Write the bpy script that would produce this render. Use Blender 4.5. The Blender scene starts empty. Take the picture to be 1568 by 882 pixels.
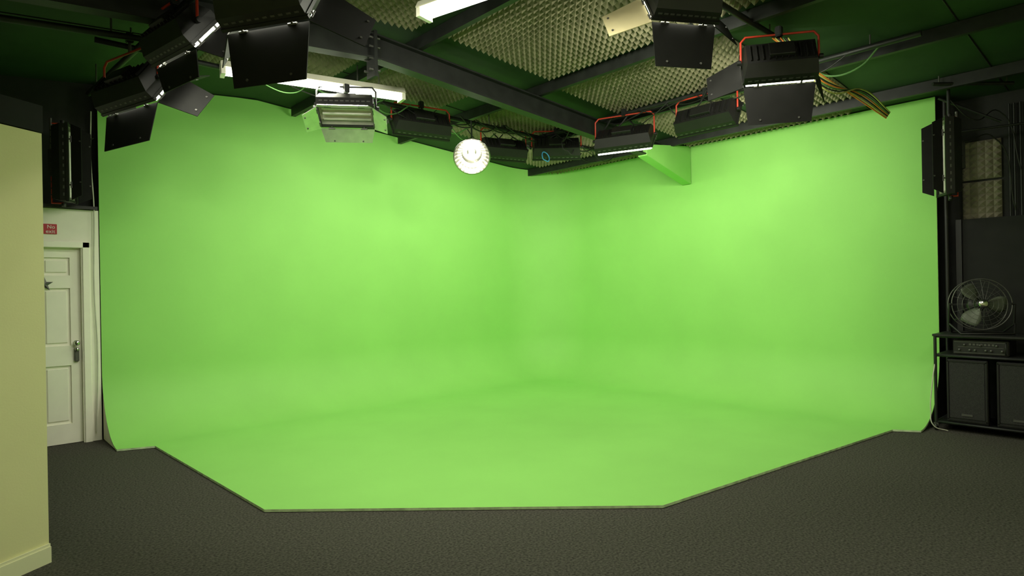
import bpy, bmesh, math, random
from mathutils import Vector, Matrix
random.seed(4)
S=bpy.context.scene
S.view_settings.view_transform='Standard'
S.view_settings.look='None'
S.view_settings.exposure=0.0

# ------------------------------------------------------------ materials
def mat(name,col,rough=.6,metal=0,var=.12,scale=8,bump=0,bscale=60,emit=0,ecol=None,spec=.5,detail=3):
    m=bpy.data.materials.new(name); m.use_nodes=True
    nt=m.node_tree; b=nt.nodes['Principled BSDF']
    tc=nt.nodes.new('ShaderNodeTexCoord')
    n=nt.nodes.new('ShaderNodeTexNoise'); n.inputs['Scale'].default_value=scale; n.inputs['Detail'].default_value=detail
    nt.links.new(tc.outputs['Object'],n.inputs['Vector'])
    r=nt.nodes.new('ShaderNodeValToRGB')
    r.color_ramp.elements[0].position=.3; r.color_ramp.elements[1].position=.7
    r.color_ramp.elements[0].color=[c*(1-var) for c in col]+[1]
    r.color_ramp.elements[1].color=[min(1,c*(1+var)) for c in col]+[1]
    nt.links.new(n.outputs['Fac'],r.inputs['Fac']); nt.links.new(r.outputs['Color'],b.inputs['Base Color'])
    b.inputs['Roughness'].default_value=rough; b.inputs['Metallic'].default_value=metal
    b.inputs['Specular IOR Level'].default_value=spec
    if bump:
        n2=nt.nodes.new('ShaderNodeTexNoise'); n2.inputs['Scale'].default_value=bscale
        nt.links.new(tc.outputs['Object'],n2.inputs['Vector'])
        bp=nt.nodes.new('ShaderNodeBump'); bp.inputs['Strength'].default_value=bump; bp.inputs['Distance'].default_value=.01
        nt.links.new(n2.outputs['Fac'],bp.inputs['Height']); nt.links.new(bp.outputs['Normal'],b.inputs['Normal'])
    if emit:
        b.inputs['Emission Color'].default_value=list(ecol or (1,1,.9))+[1]; b.inputs['Emission Strength'].default_value=emit
    return m
GREEN=mat('chroma_green_paint',(.295,.655,.15),rough=.62,var=.03,scale=1.6,spec=.25,bump=.04,bscale=25)
GREENEDGE=mat('worn_green_edge',(.55,.70,.42),rough=.8,var=.3,scale=14)
CARPET=mat('carpet_charcoal',(.076,.073,.060),rough=1,var=.5,scale=70,bump=.5,bscale=220,spec=.05,detail=6)
CREAM=mat('cream_wall_paint',(.84,.80,.46),rough=.8,var=.02,scale=2,bump=.05,bscale=90,spec=.2)
CREAMTRIM=mat('cream_trim',(.87,.85,.58),rough=.5,var=.02)
WHITE=mat('white_gloss_paint',(.92,.90,.77),rough=.45,var=.02)
WHITEWALL=mat('white_wall_paint',(.86,.84,.72),rough=.8,var=.02)
DARKWALL=mat('dark_wall_paint',(.018,.019,.017),rough=.85,var=.3,scale=3,bump=.1)
CEIL=mat('dark_green_ceiling_board',(.015,.038,.014),rough=.7,var=.2,scale=3)
STEEL=mat('dark_steel',(.018,.020,.018),rough=.5,var=.3,metal=.2)
BLACK=mat('black_powder_coat',(.010,.010,.009),rough=.5,var=.2)
BLACKM=mat('black_matte_flock',(.008,.008,.007),rough=.7,var=.2,spec=.3)
PLAST=mat('black_plastic',(.014,.014,.014),rough=.4,var=.2)
RED=mat('red_enamel',(.55,.045,.02),rough=.4,var=.15)
FOAM=mat('acoustic_foam',(.225,.21,.13),rough=1,var=.15,scale=5,spec=.05)
FOAMD=mat('acoustic_foam_dark',(.24,.22,.16),rough=1,var=.2,scale=5,spec=.05)
SILV=mat('aluminium_reflector',(.75,.75,.68),rough=.3,metal=.85,var=.1,scale=12)
DISH=mat('spun_aluminium_dish',(.55,.55,.48),rough=.28,metal=1,var=.15,scale=10)
CHROME=mat('chrome',(.6,.6,.58),rough=.2,metal=1,var=.05)
TUBE=mat('fluorescent_tube_glow',(1,1,.9),emit=7,ecol=(1,1,.82))
TUBEOFF=mat('fluorescent_tube_unlit',(.7,.7,.6),rough=.3)
BULB=mat('bulb_glow',(1,1,.9),emit=9,ecol=(1,.97,.8))
BATTEN=mat('white_batten_enamel',(.75,.74,.6),rough=.4,var=.03)
CREAMCARD=mat('diffuser_gel',(.6,.52,.3),rough=.6,var=.05)
ORANGE=mat('orange_cable',(.7,.22,.03),rough=.5); YELLOW=mat('yellow_cable',(.5,.48,.12),rough=.5)
CABB=mat('black_cable',(.015,.015,.014),rough=.5); CABW=mat('white_cable',(.55,.55,.45),rough=.5)
BLUE=mat('blue_cable',(.05,.3,.6),rough=.4); GRC=mat('green_painted_cable',(.08,.2,.05),rough=.5)
TIMBER=mat('timber',(.30,.23,.09),rough=.8,var=.3,scale=9)
SIGNRED=mat('sign_red',(.45,.02,.03),rough=.4,var=.03); SIGNW=mat('sign_white',(.8,.78,.7),rough=.5)
GREY=mat('grey_metal',(.12,.12,.11),rough=.4,metal=.5)
WIRE=mat('guard_wire',(.16,.16,.15),rough=.35,metal=.7)
GRILLE=mat('speaker_grille_cloth',(.022,.022,.02),rough=.8,var=.5,scale=150,bump=.4,bscale=300)
BLADE=mat('fan_blade_metal',(.11,.125,.09),rough=.5,metal=.2)

# ------------------------------------------------------------ helpers
def link(o,parent=None,M=None):
    S.collection.objects.link(o)
    if parent: o.parent=parent
    if M is not None: o.matrix_local=M
    return o
def E(name,loc=(0,0,0),rot=None):
    o=bpy.data.objects.new(name,None); o.empty_display_size=.1
    S.collection.objects.link(o)
    o.location=loc
    if rot: o.rotation_euler=rot
    return o
def meshobj(name,verts,faces,mats,parent=None,M=None,smooth=False):
    me=bpy.data.meshes.new(name); me.from_pydata([tuple(v) for v in verts],[],faces); me.update()
    if not isinstance(mats,(list,tuple)): mats=[mats]
    for m in mats: me.materials.append(m)
    if smooth:
        for p in me.polygons: p.use_smooth=True
    return link(bpy.data.objects.new(name,me),parent,M)
def box(name,c,s,m,parent=None,M=None,bev=0,taper=None):
    """c centre, s size, taper=(sx,sy) scale of top face"""
    bm=bmesh.new(); bmesh.ops.create_cube(bm,size=1)
    for v in bm.verts:
        k=taper if (taper and v.co.z>0) else (1,1)
        v.co=Vector((v.co.x*s[0]*k[0]+c[0],v.co.y*s[1]*k[1]+c[1],v.co.z*s[2]+c[2]))
    if bev: bmesh.ops.bevel(bm,geom=bm.edges[:],offset=bev,segments=2,affect='EDGES')
    me=bpy.data.meshes.new(name); bm.to_mesh(me); bm.free(); me.materials.append(m)
    return link(bpy.data.objects.new(name,me),parent,M)
def boxes(name,lst,m,parent=None,M=None,bev=0):
    bm=bmesh.new()
    for c,s in lst:
        g=bmesh.ops.create_cube(bm,size=1)
        for v in g['verts']: v.co=Vector((v.co.x*s[0]+c[0],v.co.y*s[1]+c[1],v.co.z*s[2]+c[2]))
    if bev: bmesh.ops.bevel(bm,geom=bm.edges[:],offset=bev,segments=1,affect='EDGES')
    me=bpy.data.meshes.new(name); bm.to_mesh(me); bm.free(); me.materials.append(m)
    return link(bpy.data.objects.new(name,me),parent,M)
def lines(name,paths,r,m,parent=None,M=None,cyc=False,smooth=False,res=3):
    cu=bpy.data.curves.new(name,'CURVE'); cu.dimensions='3D'; cu.bevel_depth=r; cu.bevel_resolution=res; cu.use_fill_caps=True
    cu.resolution_u=8
    for p in paths:
        if smooth:
            sp=cu.splines.new('BEZIER'); sp.bezier_points.add(len(p)-1)
            for b,q in zip(sp.bezier_points,p): b.co=q; b.handle_left_type=b.handle_right_type='AUTO'
        else:
            sp=cu.splines.new('POLY'); sp.points.add(len(p)-1)
            for b,q in zip(sp.points,p): b.co=(*q,1)
        sp.use_cyclic_u=cyc
    cu.materials.append(m)
    return link(bpy.data.objects.new(name,cu),parent,M)
def lathe(name,prof,m,parent=None,M=None,n=40,smooth=True):
    v=[];f=[]
    for i in range(n):
        a=2*math.pi*i/n
        for r,z in prof: v.append((r*math.cos(a),r*math.sin(a),z))
    k=len(prof)
    for i in range(n):
        j=(i+1)%n
        for t in range(k-1): f.append((i*k+t,j*k+t,j*k+t+1,i*k+t+1))
    return meshobj(name,v,f,m,parent,M,smooth)
def circle(r,z=0,n=32): return [(r*math.cos(2*math.pi*i/n),r*math.sin(2*math.pi*i/n),z) for i in range(n)]
def ceilz(x): return 3.86-.08*abs(x+5)

# ------------------------------------------------------------ room shell
box('floor',(-4.9,-4.7,-.05),(10.8,10.0,.1),CARPET)
box('wall_back',(-4.9,.22,1.95),(10.8,.12,3.9),DARKWALL)
box('wall_right',(.40,-4.7,1.95),(.12,9.8,3.9),DARKWALL)
box('wall_left',(-10.26,-4.7,1.95),(.12,9.8,3.9),CREAM)
box('wall_front',(-4.9,-9.66,1.95),(10.6,.12,3.9),CREAM)
# pitched ceiling, ridge along y at x=-5
xs=[.5,-5,-10.4]; v=[];
for x in xs:
    for y in (.3,-9.8):
        v.append((x,y,ceilz(x))); 
n0=len(v)
for (x,y,z) in v[:n0]: v.append((x,y,z+.12))
f=[(0,2,3,1),(2,4,5,3),(6,7,9,8),(8,9,11,10),(0,1,7,6),(4,10,11,5),(0,6,8,2),(2,8,10,4),(1,3,9,7),(3,5,11,9)]
CE=meshobj('ceiling',v,f,CEIL)
seams=[]
for y in [-1.6,-4.0,-5.2,-6.4,-7.6]:
    for a,b in ((.3,-5),(-5,-10.1)):
        seams.append([(a,y,ceilz(a)-.004),(b,y,ceilz(b)-.004)])
lines('board_seams',seams,.006,BLACK,CE)

# white partition with door (back, left of the cyclorama)
wb=E('wall_white_partition')
boxes('partition_panels',[((-6.682,.07,1.19),(.146,.14,2.38)),((-7.13,.07,2.19),(.75,.14,.38)),((-8.85,.07,1.19),(2.69,.14,2.38))],WHITEWALL,wb)
box('cap_rail',(-8.4,.05,2.40),(3.56,.2,.03),BLACK,wb)
# door
d=E('door_1',(-7.13,0,0))
W_,H_=.74,1.98
box('slab',(0,.075,H_/2+.005),(W_,.02,H_),WHITE,d)
st=.095
rails=[((-W_/2+st/2,.055,H_/2+.005),(st,.02,H_)),((W_/2-st/2,.055,H_/2+.005),(st,.02,H_)),((0,.055,H_/2),(.09,.02,H_))]
for zc,h in ((.10,.20),(.89,.20),(1.64,.13),(1.935,.10)):
    rails.append(((0,.0551,zc+.005),(W_-.01,.0198,h)))
boxes('stiles_and_rails',rails,WHITE,d)
pan=[]
for sx in (-1,1):
    for z0,z1 in ((.20,.79),(.99,1.575),(1.705,1.885)):
        pan.append(((sx*(.045+.235/2),.062,(z0+z1)/2+.005),(.235-.055,.018,z1-z0-.055)))
boxes('raised_panels',pan,WHITE,d,bev=.008)
fr=.065
boxes('architrave',[((-W_/2-.005-fr/2,-.005,1.02),(fr,.03,2.06)),((W_/2+.005+fr/2,-.005,1.02),(fr,.03,2.06)),((0,-.0055,2.02),(W_+.01+2*fr,.029,.065))],WHITE,d,bev=.006)
boxes('jamb',[((W_/2+.002,.04,1.0),(.012,.09,2.0)),((-W_/2-.002,.04,1.0),(.012,.09,2.0)),((0,.04,1.995),(W_,.09,.012))],WHITE,d)
RX=Matrix.Rotation(math.pi/2,4,'X')
kx=W_/2-.05
lathe('knob',[(0,.065),(.018,.064),(.026,.052),(.024,.035),(.01,.028),(.01,.006),(.026,.005),(.026,0)],CHROME,d,Matrix.Translation((kx,.045,1.02))@RX)
box('keypad_lock',(kx,.03,.90),(.04,.03,.14),GREY,d,bev=.006)
lathe('lock_turn',[(0,.05),(.016,.05),(.018,0)],CHROME,d,Matrix.Translation((kx,.045,.955))@RX)
sv=[];
for i in range(10):
    a=math.pi/2+i*math.pi/5; r=.075 if i%2==0 else .03
    sv.append((r*math.cos(a),0,r*math.sin(a)))
sv.append((0,-.012,0)); sf=[(i,(i+1)%10,10) for i in range(10)]
meshobj('star_decoration',sv,sf,GREY,d,Matrix.Translation((.065,.04,1.62)))
sg=E('no_exit_sign',(-7.06,-.006,2.17))
box('plate',(0,0,0),(.2,.008,.10),SIGNRED,sg,bev=.002)
for i,t in enumerate(('No','exit')):
    fc=bpy.data.curves.new('lettering','FONT'); fc.body=t; fc.size=.05; fc.align_x='RIGHT'; fc.extrude=.0008
    fc.materials.append(SIGNW)
    link(bpy.data.objects.new('lettering_%d'%(i+1),fc),sg,Matrix.Translation((.085,-.006,.005-.045*i))@RX)

# cream foreground partition
dv=Vector((.838,.545,0)).normalized(); nv=Vector((-dv.y,dv.x,0))
ang=math.atan2(dv.y,dv.x)
pe=E('wall_cream_partition',(-7.372,-3.29,0),(0,0,ang))
box('partition_face',(-1.5,.07,1.21),(3.0,.14,2.42),CREAM,pe)
box('dark_bulkhead',(-1.5,.07,2.50),(3.0,.16,.15),BLACKM,pe)
bb=E('baseboard_left',(-7.372,-3.29,0),(0,0,ang))
box('skirting_board',(-1.5,-.009,.045),(3.0,.016,.09),CREAMTRIM,bb)
box('skirting_top_bead',(-1.5,-.006,.098),(3.0,.010,.016),CREAMTRIM,bb)

# ------------------------------------------------------------ cyclorama
R=.95; rc=.70; z0=.022
path=[]
n=24
for i in range(n+1): path.append((-6.6+(6.6-R)*i/n,0,0,-1))
for i in range(1,17):
    a=math.pi/2*(1-i/16); path.append((-R+R*math.cos(a),-R+R*math.sin(a),-math.cos(a),-math.sin(a)))
for i in range(1,n+1): path.append((0,-R-(5.83-R)*i/n,-1,0))
NP=14
verts=[];faces=[]
K=4+NP+1
for (x,y,nx,ny) in path:
    top=min(ceilz(x)-.012,9)
    if x<-5.6: top-= (-5.6-x)*.09
    for k in range(4):
        t=k/4; verts.append((x,y,top+(z0+rc-top)*t))
    for k in range(NP+1):
        p=math.pi/2*k/NP; o=rc*(1-math.cos(p)); verts.append((x+nx*o,y+ny*o,z0+rc*(1-math.sin(p))))
for i in range(len(path)-1):
    for k in range(K-1):
        faces.append((i*K+k,i*K+k+1,(i+1)*K+k+1,(i+1)*K+k))
inner=[i*K+K-1 for i in range(len(path))]
b0=len(verts)
for p in [(-.83,-5.62),(-4.24,-5.24),(-6.2,-3.38),(-6.30,-.82)]: verts.append((p[0],p[1],z0))
faces.append(tuple(reversed(inner))+tuple(reversed(range(b0,b0+4))))
cyc=meshobj('green_screen_cyclorama',verts,faces,[GREEN,GREENEDGE],smooth=True)
bm=bmesh.new(); bm.from_mesh(cyc.data)
bm.normal_update()
bmesh.ops.recalc_face_normals(bm,faces=bm.faces[:])
bm.faces.ensure_lookup_table()
if bm.faces[-1].normal.z<0: bmesh.ops.reverse_faces(bm,faces=bm.faces[:])
bm.faces.ensure_lookup_table(); bm.faces[-1].smooth=False
bm.to_mesh(cyc.data); bm.free()
so=cyc.modifiers.new('thickness','SOLIDIFY'); so.thickness=.018; so.offset=-1; so.material_offset_rim=1; so.use_even_offset=False
es=cyc.modifiers.new('split','EDGE_SPLIT'); es.split_angle=math.radians(40)
def cheek(fn,nm,m):
    c=[fn(0,.006)]
    for k in range(NP+1):
        p=math.pi/2*k/NP; c.append(fn(rc*(1-math.cos(p)),max(.006,z0+rc*(1-math.sin(p))-.02)))
    meshobj(nm,c,[tuple(range(len(c)))],m,cyc)
cheek(lambda o,z:(-6.596,-o,z),'end_cheek_left',WHITEWALL)
cheek(lambda o,z:(-o,-5.826,z),'end_cheek_right',DARKWALL)

# ------------------------------------------------------------ roof steel
def ibeam(pts_fn,xa,xb,y,hgt,flw):
    vs=[];fs=[]
    for x in (xa,xb):
        zc=pts_fn(x)
        for (dy,dz) in ((-flw/2,hgt/2),(flw/2,hgt/2),(flw/2,hgt/2-.015),(.006,hgt/2-.015),(.006,-hgt/2+.015),(flw/2,-hgt/2+.015),(flw/2,-hgt/2),(-flw/2,-hgt/2),(-flw/2,-hgt/2+.015),(-.006,-hgt/2+.015),(-.006,hgt/2-.015),(-flw/2,hgt/2-.015)):
            vs.append((x,y+dy,zc+dz))
    for i in range(12): fs.append((i,(i+1)%12,12+(i+1)%12,12+i))
    fs.append(tuple(range(12))); fs.append(tuple(reversed(range(12,24))))
    return vs,fs
def portal(y):
    p=E('steel_rafter_beam',(0,0,0))
    bc=lambda x:3.63-.08*abs(x+5)
    for i,(a,b) in enumerate(((-.05,-5),(-5,-10.15))):
        vs,fs=ibeam(bc,a,b,y,.22,.12); meshobj('rafter_%d'%(i+1),vs,fs,STEEL,p)
    boxes('apex_plate',[((-5.0,y,3.56),(.03,.14,.40))],STEEL,p)
    lines('bolts',[[(-5.05,y+s*.045,z),(-4.95,y+s*.045,z)] for s in (-1,1) for z in (3.42,3.52,3.62,3.70)],.011,GREY,p)
    hv=[(x,y+s*.07,z) for s in (-1,1) for x,z in ((-.02,3.45),(-.02,2.92),(-1.05,3.19),(-1.05,3.33))]
    meshobj('haunch',hv,[(0,1,2,3),(4,7,6,5),(0,4,5,1),(1,5,6,2),(2,6,7,3),(3,7,4,0)],GREEN,p)
portal(-2.84)
portal(-8.4)
for i,x in enumerate((-.5,-1.7,-3.0,-4.55,-6.1,-7.6,-9.0)):
    boxes('purlin_%d'%(i+1),[((0,-4.8,-.055),(.008,9.5,.11)),((.025,-4.8,-.105),(.05,9.5,.008)),((.025,-4.8,-.006),(.05,9.5,.008))],STEEL,CE,Matrix.Translation((x,0,ceilz(x)-.006)))

# ------------------------------------------------------------ acoustic foam
def foam(name,nx,ny,step,h,M,m,parent=None):
    vs=[];fs=[]
    nx-=nx%2; ny-=ny%2
    for i in range(nx+1):
        for j in range(ny+1):
            e=(i in(0,nx) or j in (0,ny))
            vs.append((i*step,j*step,0 if e else (.01+(h if (i%2 and j%2) else 0))))
    for i in range(nx):
        for j in range(ny):
            a=i*(ny+1)+j; b_=a+ny+1
            if (i%2)==(j%2): fs+= [(a,b_,b_+1),(a,b_+1,a+1)]
            else: fs+= [(a,b_,a+1),(b_,b_+1,a+1)]
    return meshobj(name,vs,fs,m,parent,M,smooth=False)
def cfoam(x0,x1,y0,y1):
    st=.034; sl=Vector((x1-x0,0,ceilz(x1)-ceilz(x0))); L=sl.length; ux=sl.normalized(); uy=Vector((0,-1,0)); uz=ux.cross(uy)
    if uz.z>0: ux,uy=uy,ux; uz=ux.cross(uy); nx,ny=int((y1-y0)/st),int(L/st)
    else: nx,ny=int(L/st),int((y1-y0)/st)
    o=Vector((x0,y1,ceilz(x0)-.012))
    M=Matrix(((ux.x,uy.x,uz.x,o.x),(ux.y,uy.y,uz.y,o.y),(ux.z,uy.z,uz.z,o.z),(0,0,0,1)))
    foam('acoustic_foam_panel',nx,ny,st,.05,M,FOAM,CE)
for a in [(-4.45,-3.08,-4.95,-3.15),(-2.92,-1.78,-5.0,-3.05),(-1.62,-.55,-4.2,-3.05),(-.45,-.06,-5.1,-2.95),(-1.62,-.58,-5.3,-4.3),
          (-4.45,-3.3,-2.6,-1.5),(-2.92,-1.78,-2.5,-.9),(-6.0,-4.65,-4.9,-3.05),(-1.62,-.55,-2.6,-.5),(-6.0,-4.65,-2.6,-1.2),(-4.4,-3.1,-6.6,-5.1),(-.45,-.06,-2.6,-.3)]:
    cfoam(*a)
RYm=Matrix.Rotation(-math.pi/2,4,'Y')
for z in (2.56,2.13):
    M=Matrix.Translation((.325,-6.33,z))@RYm
    foam('wall_acoustic_foam_panel',12,10,.034,.03,M,FOAMD)

# ------------------------------------------------------------ fluorescent battens
def batten(c,L,rz,power):
    e=E('fluorescent_batten_light',c,(0,0,rz))
    box('body',(0,0,.05),(L,.17,.06),BATTEN,e,bev=.006,taper=(1,.6))
    boxes('end_caps',[((s*(L/2-.02),0,.0),(.035,.14,.08)) for s in (-1,1)],BATTEN,e)
    lines('tubes',[[(-L/2+.03,s*.045,-.004),(L/2-.03,s*.045,-.004)] for s in (-1,1)],.019,TUBE,e)
    ld=bpy.data.lights.new('batten_lamp','AREA'); ld.shape='RECTANGLE'; ld.size=L*.95; ld.size_y=.06; ld.energy=power; ld.color=(1,1,.82)
    link(bpy.data.objects.new('batten_lamp',ld),e,Matrix.Translation((0,0,-.025)))
    lines('suspension',[[(s*L*.35,0,.06),(s*L*.35,0,ceilz(c[0])-c[2]-.01)] for s in (-1,1)],.004,GREY,e)
batten((-5.2,-2.2,3.42),1.66,math.radians(-12),26)
batten((-5.0,-4.68,3.5),1.6,math.radians(-76),42)
batten((-4.2,-8.0,3.6),1.6,0,32)  # unseen, added behind the camera to brighten front floor and cream wall
batten((-8.4,-8.0,3.4),1.6,0,36)  # second added batten out of view, extra ambient light for the near side

# ------------------------------------------------------------ studio lights
def softlight(loc,aim,W=.66,H=.34,D=.16,doors=(60,60,60,60),L=.27,power=25,roll=0,yoke=RED,top=None,doormat=None,leak='',yk=.28):
    e=E('fluorescent_studio_light',loc)
    a=Vector(aim).normalized()
    Rm=a.to_track_quat('-Z','Y').to_matrix().to_4x4()@Matrix.Rotation(roll,4,'Z')
    t=.006
    kx,ky=.94,.62
    o=[(-W/2,-H/2,0),(W/2,-H/2,0),(W/2,H/2,0),(-W/2,H/2,0)]
    bk=[(-W/2*kx,-H/2*ky,D),(W/2*kx,-H/2*ky,D),(W/2*kx,H/2*ky,D),(-W/2*kx,H/2*ky,D)]
    mid=[(x,y,D*.45) for x,y,_ in o]
    hs=meshobj('housing',o+mid+bk,[(0,1,5,4),(1,2,6,5),(2,3,7,6),(3,0,4,7),(4,5,9,8),(5,6,10,9),(6,7,11,10),(7,4,8,11),(8,9,10,11)],BLACK,e,Rm)
    md=hs.modifiers.new('t','SOLIDIFY'); md.thickness=t; md.offset=1
    sc=.965
    ri=[(x*sc,y*sc,.004) for x,y,_ in o]+[(x*sc,y*sc,D*.45) for x,y,_ in o]+[(x*sc,y*sc,D*.9) for x,y,_ in bk]
    meshobj('reflector',ri,[(4,5,1,0),(5,6,2,1),(6,7,3,2),(7,4,0,3),(8,9,5,4),(9,10,6,5),(10,11,7,6),(11,8,4,7),(11,10,9,8)],SILV,e,Rm)
    fins=[((W*kx*(i/10-.5)*.9,0,D+.012),(.006,H*ky*.8,.02)) for i in range(11)]
    boxes('cooling_fins',fins,BLACK,e,Rm)
    boxes('ballast_box',[((0,0,D+.02),(W*.35,H*.4,.05))],BLACK,e,Rm,bev=.004)
    lip=[]
    if 't' not in leak: lip.append(((0,H/2,-.003),(W+.03,.02,.022)))
    if 'b' not in leak: lip.append(((0,-H/2,-.003),(W+.03,.02,.022)))
    lip+=[((W/2,0,.006),(.02,H,.022)),((-W/2,0,.006),(.02,H,.022))]
    boxes('frame_lip',lip,BLACK,e,Rm)
    boxes('side_louvres',[((W*(i/9-.5)*.85,s*(H/2+.004),D*.22),(.03,.004,.012)) for i in range(10) for s in (-1,1)],GREY,e,Rm)
    nt=4
    on=power>0
    lines('tubes',[[(-W*.44,H*(.36*(2*i/(nt-1)-1)),D*.3),(W*.44,H*(.36*(2*i/(nt-1)-1)),D*.3)] for i in range(nt)],.013,TUBE if on else TUBEOFF,e,Rm)
    glow=[]
    if 'b' in leak: glow.append([(-W*.47,-H*.47,-.018),(W*.47,-H*.47,-.018)])
    if 'l' in leak: glow.append([(-W*.48,-H*.45,-.018),(-W*.48,H*.45,-.018)])
    if 'r' in leak: glow.append([(W*.48,-H*.45,-.018),(W*.48,H*.45,-.018)])
    if glow: lines('leak_glow_strips',glow,.009,TUBE,e,Rm)  # added glowing strips imitating light leaking between housing and doors, not real tubes
    if power>0:
        ld=bpy.data.lights.new('lamp','AREA'); ld.shape='RECTANGLE'; ld.size=W*.86; ld.size_y=H*.8; ld.energy=power; ld.color=(1,.99,.82)
        link(bpy.data.objects.new('lamp',ld),e,Rm@Matrix.Translation((0,0,D*.12)))
    hz=-.034
    for i,ang in enumerate(doors):
        if ang is None: continue
        th=math.radians(ang); s,c=math.sin(th),math.cos(th)
        if i<2:
            sg=1 if i==0 else -1
            q=[(-W/2,sg*H/2,hz),(W/2,sg*H/2,hz),(W*.44,sg*(H/2+L*s),hz-L*c),(-W*.44,sg*(H/2+L*s),hz-L*c)]
        else:
            sg=-1 if i==2 else 1
            q=[(sg*W/2,-H/2,hz),(sg*W/2,H/2,hz),(sg*(W/2+L*s),H*.40,hz-L*c),(sg*(W/2+L*s),-H*.40,hz-L*c)]
        dm=BLACKM
        if doormat and i in doormat: dm=doormat[i]
        ob=meshobj('barn_door_%s'%('top','bottom','left','right')[i],q,[(0,1,2,3)],dm,e,Rm)
        md=ob.modifiers.new('t','SOLIDIFY'); md.thickness=.006; md.offset=0
        P=[Vector(p) for p in q]
        hp=[];hb=[]
        for tt in (.2,.8):
            c0=P[0].lerp(P[1],tt); dd=(P[1]-P[0]).normalized()*.03; hp.append([c0-dd,c0+dd]); hb.append([c0,c0+Vector((0,0,.036))])
            c1=P[3].lerp(P[2],tt).lerp(c0,.12); nn=(P[1]-P[0]).cross(P[3]-P[0]).normalized()*.009; hb.append([c1-nn,c1+nn])
        lines('hinges_%d'%i,hp+hb,.008,GREY,e,Rm)
    pl=Rm@Vector((-W/2-.02,0,D*.5)); pr=Rm@Vector((W/2+.02,0,D*.5))
    tz=(top-loc[2]) if top else .3
    yz=min(tz-.06,.26)
    if abs(pl.z-pr.z)<.3:
        lines('yoke',[[pl,pl+Vector((0,0,yz-.04)),pl.lerp(pr,.06)+Vector((0,0,yz)),pl.lerp(pr,.94)+Vector((0,0,yz)),pr+Vector((0,0,yz-.04)),pr]],.009,yoke,e)
        mx=(pl+pr)/2
        lines('spigot',[[mx+Vector((0,0,yz)),Vector((mx.x,mx.y,tz))]],.012,GREY,e)
        box('clamp',(mx.x,mx.y,tz),(.05,.05,.08),STEEL,e,bev=.006)
    else:
        q3=Rm.to_3x3()@Vector((0,0,yk))
        lines('yoke',[[pl,pl+q3,pr+q3,pr]],.009,yoke,e)
        mx=(pl+pr)/2+q3
        tp=max(pl.z,pr.z)
        lines('spigot',[[mx,mx+Vector((0,0,tp+.05))]],.012,GREY,e)
    lines('pivot_knobs',[[pl,pl+(pl-pr).normalized()*.03],[pr,pr+(pr-pl).normalized()*.03]],.02,BLACK,e)
    bp_=Rm@Vector((W*.2,0,D+.03))
    lines('supply_cable',[[bp_,bp_+Vector((.05,.04,-.06)),bp_+Vector((.16,.1,.05)),Vector((.2,.1,tz))]],.006,CABB,e,smooth=True)
    return e
PW=16.5
softlight((-6.64,-2.08,3.08),(.85,.25,-.65),W=.74,H=.3,doors=(55,62,30,45),power=PW*.35,top=3.5,L=.29,leak='r')
softlight((-6.55,-3.02,3.22),(.85,.15,-.7),W=.58,H=.28,doors=(55,40,30,45),power=PW*.55,top=3.5,L=.17,leak='r')
softlight((-6.30,-3.95,3.22),(.85,.50,-.65),W=.58,H=.32,doors=(40,55,45,45),power=PW*1.9,top=3.55,L=.33,yoke=STEEL)
softlight((-5.0,-2.35,3.14),(-.2,-.3,-.9),W=.5,H=.32,doors=(60,60,60,60),power=0,top=3.4,L=.14,yoke=STEEL,doormat={0:SILV,1:SILV,2:SILV,3:SILV})
softlight((-3.85,-1.84,3.30),(.15,.9,-.6),W=.66,H=.26,doors=(30,None,None,None),power=PW*1.15,top=3.55,L=.12)
softlight((-2.45,-1.65,3.25),(.25,.9,-.6),W=.6,H=.26,doors=(30,None,None,None),power=PW*.8,top=3.55,L=.12)
softlight((-1.85,-2.05,3.28),(.65,.7,-.5),W=.6,H=.26,doors=(30,None,None,None),power=PW*.55,top=3.55,L=.12)
softlight((-1.93,-3.24,3.15),(.85,.3,-.9),W=.66,H=.28,doors=(40,None,None,None),power=PW,top=3.5,L=.12,leak='br')
softlight((-1.86,-4.27,3.21),(.95,.0,-.45),W=.66,H=.26,doors=(40,None,None,None),power=PW*1.1,top=3.5,L=.12)
softlight((-2.80,-5.42,3.24),(.85,.6,-.55),W=.54,H=.32,doors=(45,58,60,25),power=PW*1.1,top=3.5,L=.30,leak='b')
softlight((-3.90,-5.22,3.47),(.50,.85,-.7),W=.48,H=.30,doors=(40,52,60,60),power=PW*1.9,top=3.65,L=.30,doormat={2:CREAMCARD},yoke=STEEL,leak='l')
softlight((-.46,-5.99,2.72),(-.55,.84,0),W=.74,H=.22,D=.14,doors=(15,15,None,None),power=0,roll=math.pi/2,L=.1,yk=.06)
softlight((-6.86,-.24,2.80),(.9,-.45,0),W=.74,H=.2,D=.14,doors=(15,15,None,None),power=0,roll=math.pi/2,L=.1,yk=.1)

# scoop floodlight
sc_=E('scoop_floodlight',(-3.26,-2.04,3.03))
Rs=Vector((-.5,-.62,-.45)).to_track_quat('-Z','Y').to_matrix().to_4x4()
lathe('dish',[(.205,0),(.21,.0),(.20,.03),(.17,.08),(.12,.125),(.06,.15),(.05,.2),(0,.2)],DISH,sc_,Rs,n=28,smooth=False)
lathe('dish_rim',[(.205,-.004),(.216,-.004),(.216,.006),(.205,.006),(.205,-.004)],CHROME,sc_,Rs)
lathe('socket',[(0,.32),(.04,.31),(.045,.2),(.05,.19)],BLACK,sc_,Rs)
lathe('bulb',[(0,.03),(.025,.035),(.04,.06),(.04,.085),(.025,.13),(.02,.16)],BULB,sc_,Rs)
lines('bracket',[[Rs@Vector((0,0,.28)),(0.02,0.02,.3),(0,0,.42)]],.01,STEEL,sc_)

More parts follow.
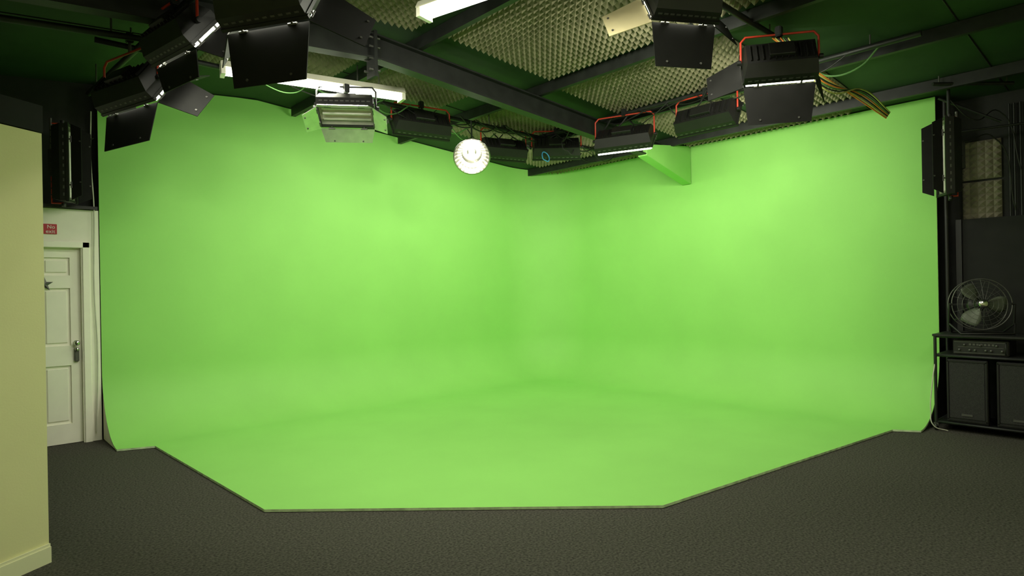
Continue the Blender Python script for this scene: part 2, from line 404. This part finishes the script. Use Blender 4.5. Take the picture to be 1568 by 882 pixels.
# ------------------------------------------------------------ lighting pipes
def pipe(a,b,r=.024):
    p=E('lighting_pipe')
    lines('tube',[[a,b]],r,STEEL,p)
    A=Vector(a);B=Vector(b); dr=[]
    for t in (.08,.36,.64,.92):
        q=A.lerp(B,t); dr.append([q,(q.x,q.y,ceilz(q.x)-.01)])
    lines('drop_rods',dr,.007,GREY,p)
pipe((-6.9,-1.90,3.5),(-.6,-1.90,3.46))
pipe((-1.93,-1.5,3.5),(-1.93,-6.2,3.5))
pipe((-6.72,-.3,3.5),(-6.45,-4.3,3.5))
pipe((-6.9,-5.3,3.64),(-2.3,-5.3,3.58))
pipe((-9.8,-2.2,3.2),(-6.6,-2.3,3.45))
pipe((-.62,-5.96,3.42),(-.1,-6.5,3.40),.018)

# ------------------------------------------------------------ cables
cb=E('hanging_power_cables')
def rc_(c,r,n=14,j=.03):
    return [(c[0]+r*math.cos(2*math.pi*i/n)+random.uniform(-j,j),c[1]+.3*r*math.sin(2*math.pi*i/n),c[2]+r*math.sin(2*math.pi*i/n)+random.uniform(-j,j)) for i in range(n)]
for k in range(7):
    o=.03*k
    pts=[(-2.62+o*.5,-5.30-o*.5,3.56),(-2.2,-5.45-o*.4,3.36-.03*k),(-1.6+.03*k,-5.62,3.16+.02*k),(-1.2+.05*k,-5.72+o*.3,3.04+.02*k)]
    lines('mains_cable_%d'%k,[pts],.006,(ORANGE,YELLOW,CABB,ORANGE,GRC,CABB,YELLOW)[k],cb,smooth=True)
for row in ((-6.0,-.9,'x',-1.95),(-5.9,-1.7,'y',-1.95),(-3.5,-1.0,'x',-1.6)):
    a,b,ax,cc=row; t=a
    while t<b:
        w=random.uniform(.5,.9); sag=random.uniform(.05,.16)
        P=[(t,3.5),(t+w*.3,3.5-sag),(t+w*.7,3.48-sag),(t+w,3.5)]
        pts=[((p,cc+random.uniform(-.04,.04),z) if ax=='x' else (cc+random.uniform(-.04,.04),p,z)) for p,z in P]
        lines('loom',[pts],random.choice((.005,.007,.009)),random.choice((CABB,CABB,GRC,CABB,CABB)),cb,smooth=True)
        t+=w*.4
lines('coiled_cable',[rc_((-6.2,-3.3,3.62),.12),rc_((-3.3,-5.0,3.45),.14),rc_((-1.9,-2.3,3.3),.1)],.007,CABB,cb,cyc=True,smooth=True)
lines('blue_cable',[rc_((-2.1,-2.1,3.17),.06,10,.005)],.007,BLUE,cb,cyc=True,smooth=True)
lines('white_wall_cable',[[(-6.66,-.02,3.4),(-6.67,-.03,2.9),(-6.65,-.03,2.4),(-6.66,-.03,1.6),(-6.64,-.03,.9),(-6.66,-.03,.1)]],.006,CABW,cb,smooth=True)

# ------------------------------------------------------------ right side: cart, speakers, amp, fan
cart=E('rolling_equipment_cart',(-.22,-6.36,0))
cx,cy=.23,.46   # half sizes (x,y)
zt=.94
lines('posts',[[(sx*cx,sy*cy,.08),(sx*cx,sy*cy,zt)] for sx in (-1,1) for sy in (-1,1)],.014,STEEL,cart)
for z in (.085,.75,zt):
    lines('rail',[[(-cx,-cy,z),(cx,-cy,z),(cx,cy,z),(-cx,cy,z)]],.013,STEEL,cart,cyc=True)
boxes('shelves',[((0,0,.08),(2*cx,2*cy,.018)),((0,0,.755),(2*cx,2*cy,.018)),((0,0,zt+.012),(2*cx+.04,2*cy+.04,.022))],PLAST,cart,bev=.003)
for sx in (-1,1):
    for sy in (-1,1):
        lathe('caster_wheel',[(0,-.012),(.034,-.012),(.036,0),(.034,.012),(0,.012)],PLAST,cart,Matrix.Translation((sx*cx,sy*cy,.036))@RX)
        box('caster_fork',(sx*cx,sy*cy,.06),(.03,.04,.03),GREY,cart)
def speaker(y):
    s=E('loudspeaker_cabinet',(-.21,y,.09))
    v=[(-.2,-.17,0),(.2,-.11,0),(.2,.11,0),(-.2,.17,0)]
    me=meshobj('cabinet',v+[(a,b,.63) for a,b,_ in v],[(0,3,2,1),(4,5,6,7),(0,1,5,4),(1,2,6,5),(2,3,7,6),(3,0,4,7)],PLAST,s)
    b=me.modifiers.new('b','BEVEL'); b.width=.012; b.segments=2
    box('grille',(-.204,0,.325),(.012,.29,.56),GRILLE,s,bev=.005)
    boxes('grille_frame',[((-.208,0,.61),(.016,.32,.015)),((-.208,0,.03),(.016,.32,.015)),((-.208,.155,.32),(.016,.015,.58)),((-.208,-.155,.32),(.016,.015,.58))],PLAST,s)
    box('nameplate',(-.213,0,.085),(.004,.09,.02),GREY,s)
speaker(-6.15); speaker(-6.55)
am=E('audio_amplifier',(-.22,-6.26,.765))
box('case',(0,0,.075),(.36,.44,.14),PLAST,am,bev=.006)
box('face_plate',(-.183,0,.075),(.006,.42,.11),PLAST,am)
boxes('face_trim',[((-.187,0,.128),(.004,.42,.006)),((-.187,0,.022),(.004,.42,.006)),((-.187,0,.08),(.003,.36,.004))],GREY,am)
for i in range(9):
    lathe('knob_%d'%i,[(0,.02),(.009,.02),(.011,0)],GREY,am,Matrix.Translation((-.186,-.17+i*.042,.05+(.05 if i%3==1 else 0)))@Matrix.Rotation(-math.pi/2,4,'Y'),n=12)
boxes('slots',[((-.188,-.1+.03*i,.105),(.004,.018,.018)) for i in range(7)],GREY,am)
lines('handle',[[(-.19,-.2,.02),(-.215,-.2,.02),(-.215,-.2,.13),(-.19,-.2,.13)]],.006,BLACK,am)
fan=E('floor_fan',(-.26,-6.25,zt+.024))
Fa=Vector((-.82,-.45,.10)).to_track_quat('Z','Y').to_matrix().to_4x4()
FM=Matrix.Translation((0,0,.295))@Fa
Rf=.25
rings=[]
for k in range(1,6):
    r=Rf*k/6; rings+= [circle(r,.055*(1-(r/Rf)**2)+0.0,36)]
lines('guard_rings',rings+[circle(Rf*.5,-.13,36)],.0013,WIRE,fan,FM,cyc=True,res=1)
lines('guard_rim',[circle(Rf,0,48),circle(Rf,-.11,48)],.005,GREY,fan,FM,cyc=True)
rad=[]
for i in range(20):
    a=2*math.pi*i/20; ca,sa=math.cos(a),math.sin(a)
    rad.append([(r*ca,r*sa,.055*(1-(r/Rf)**2)) for r in (.04,.1,.18,Rf)])
    if i%2==0: rad.append([(r*ca,r*sa,-.11-.03*(1-(r/Rf)**2)) for r in (.04,.1,.18,Rf)])
    if i%4==0: rad.append([(Rf*ca,Rf*sa,0),(Rf*ca,Rf*sa,-.11)])
lines('guard_wires',rad,.0013,WIRE,fan,FM,res=1)
lathe('hub_badge',[(0,.066),(.03,.064),(.042,.056),(.042,.05)],CHROME,fan,FM)
lathe('hub',[(0,-.01),(.04,-.015),(.045,-.07),(0,-.07)],BLACK,fan,FM)
for k in range(3):
    vs=[];fs=[]
    for i in range(7):
        r=.035+i*.031; w=.10+.32*math.sin(math.pi*(i+1.2)/8.5)
        for j in range(6):
            a=2*math.pi*k/3+(j/5-.5)*w*2.4; vs.append((r*math.cos(a),r*math.sin(a),-.045+(j/5-.5)*.06))
    for i in range(6):
        for j in range(5): fs.append((i*6+j,(i+1)*6+j,(i+1)*6+j+1,i*6+j+1))
    bo=meshobj('blade_%d'%(k+1),vs,fs,BLADE,fan,FM,smooth=True); mm=bo.modifiers.new('t','SOLIDIFY'); mm.thickness=.003
lathe('motor',[(0,-.24),(.05,-.23),(.07,-.19),(.07,-.12),(0,-.12)],BLACK,fan,FM)
sd=(Fa.to_3x3()@Vector((1,0,0))); sd.z=0; sd.normalize(); fw=Vector((-sd.y,sd.x,0))
p1=sd*.27; p2=-sd*.27; up=Vector((0,0,.295))
lines('stand',[[p1+up,p1+Vector((0,0,.1))+fw*.02,p1*.8+Vector((0,0,.012))+fw*.13],[p2+up,p2+Vector((0,0,.1))+fw*.02,p2*.8+Vector((0,0,.012))+fw*.13],
   [p1*.8+Vector((0,0,.012))+fw*.13,p2*.8+Vector((0,0,.012))+fw*.13],[p1+Vector((0,0,.1)),p1*.8+Vector((0,0,.012))-fw*.13,p2*.8+Vector((0,0,.012))-fw*.13,p2+Vector((0,0,.1))]],.010,BLACK,fan)
lines('side_axle',[[p1+up,p1*.9+up],[p2+up,p2*.9+up]],.012,BLACK,fan)

bd=E('black_backing_board',(.22,-6.6,0))
box('board',(0,0,1.07),(.04,1.3,2.14),BLACKM,bd)
boxes('battens',[((-.03,.62,1.07),(.03,.05,2.14)),((-.03,-.1,1.07),(.03,.05,2.14))],BLACK,bd)
cp=E('wall_conduit_pipes')
lines('conduits',[[(.31,y,1.9),(.31,y,3.3)] for y in (-6.40,-6.44,-6.49,-6.55)],.010,STEEL,cp)
lines('cross_pole',[[(-.1,-5.9,3.02),(.05,-6.7,3.02)],[(-.30,-5.93,3.35),(-.1,-6.4,3.05)]],.012,STEEL,cp)
lines('vertical_pole',[[(-.32,-6.02,3.44),(-.32,-6.02,2.3)]],.016,STEEL,cp)
lines('trim_post',[[(.06,-5.9,0.0),(.06,-5.9,3.4)]],.02,BLACK,cp)
lines('droop',[[(-.3,-6,3.35),(-.15,-6.2,3.1),(.1,-6.35,3.2),(.25,-6.5,2.6)],[(-.3,-6,3.3),(-.2,-6.1,2.9),(0,-6.3,2.95),(.25,-6.45,2.2)]],.006,CABB,cp,smooth=True)
lines('floor_cable',[[(-.45,-5.9,.7),(-.50,-5.88,.45),(-.52,-5.87,.2),(-.55,-5.9,.06),(-.47,-6.0,.01)]],.005,CABW,cp,smooth=True)

# timber and ducts, upper left
tb=E('timber_ceiling_joists')
boxes('joist',[((-8.3,-3.0,ceilz(-8.3)-.17),(.09,3.6,.1)),((-8.9,-3.0,ceilz(-8.9)-.17),(.09,3.6,.1))],TIMBER,tb)
lines('blue_pipe',[[(-8.6,-.5,3.4),(-8.6,-4.5,3.4)]],.02,BLUE,tb)

# ------------------------------------------------------------ world + camera
w=bpy.data.worlds.new('world'); S.world=w; w.use_nodes=True
w.node_tree.nodes['Background'].inputs[0].default_value=(.02,.025,.02,1); w.node_tree.nodes['Background'].inputs[1].default_value=.5
cam=bpy.data.cameras.new('camera'); co=bpy.data.objects.new('camera',cam); S.collection.objects.link(co)
cam.sensor_width=36; cam.lens=36*950/1568
co.matrix_world=Matrix.Translation((-7.775,-7.66,1.5))@Matrix.Rotation(math.radians(-42.27),4,'Z')@Matrix.Rotation(math.pi/2,4,'X')@Matrix.Rotation(-.018,4,'Z')
cam.clip_start=.05
S.camera=co
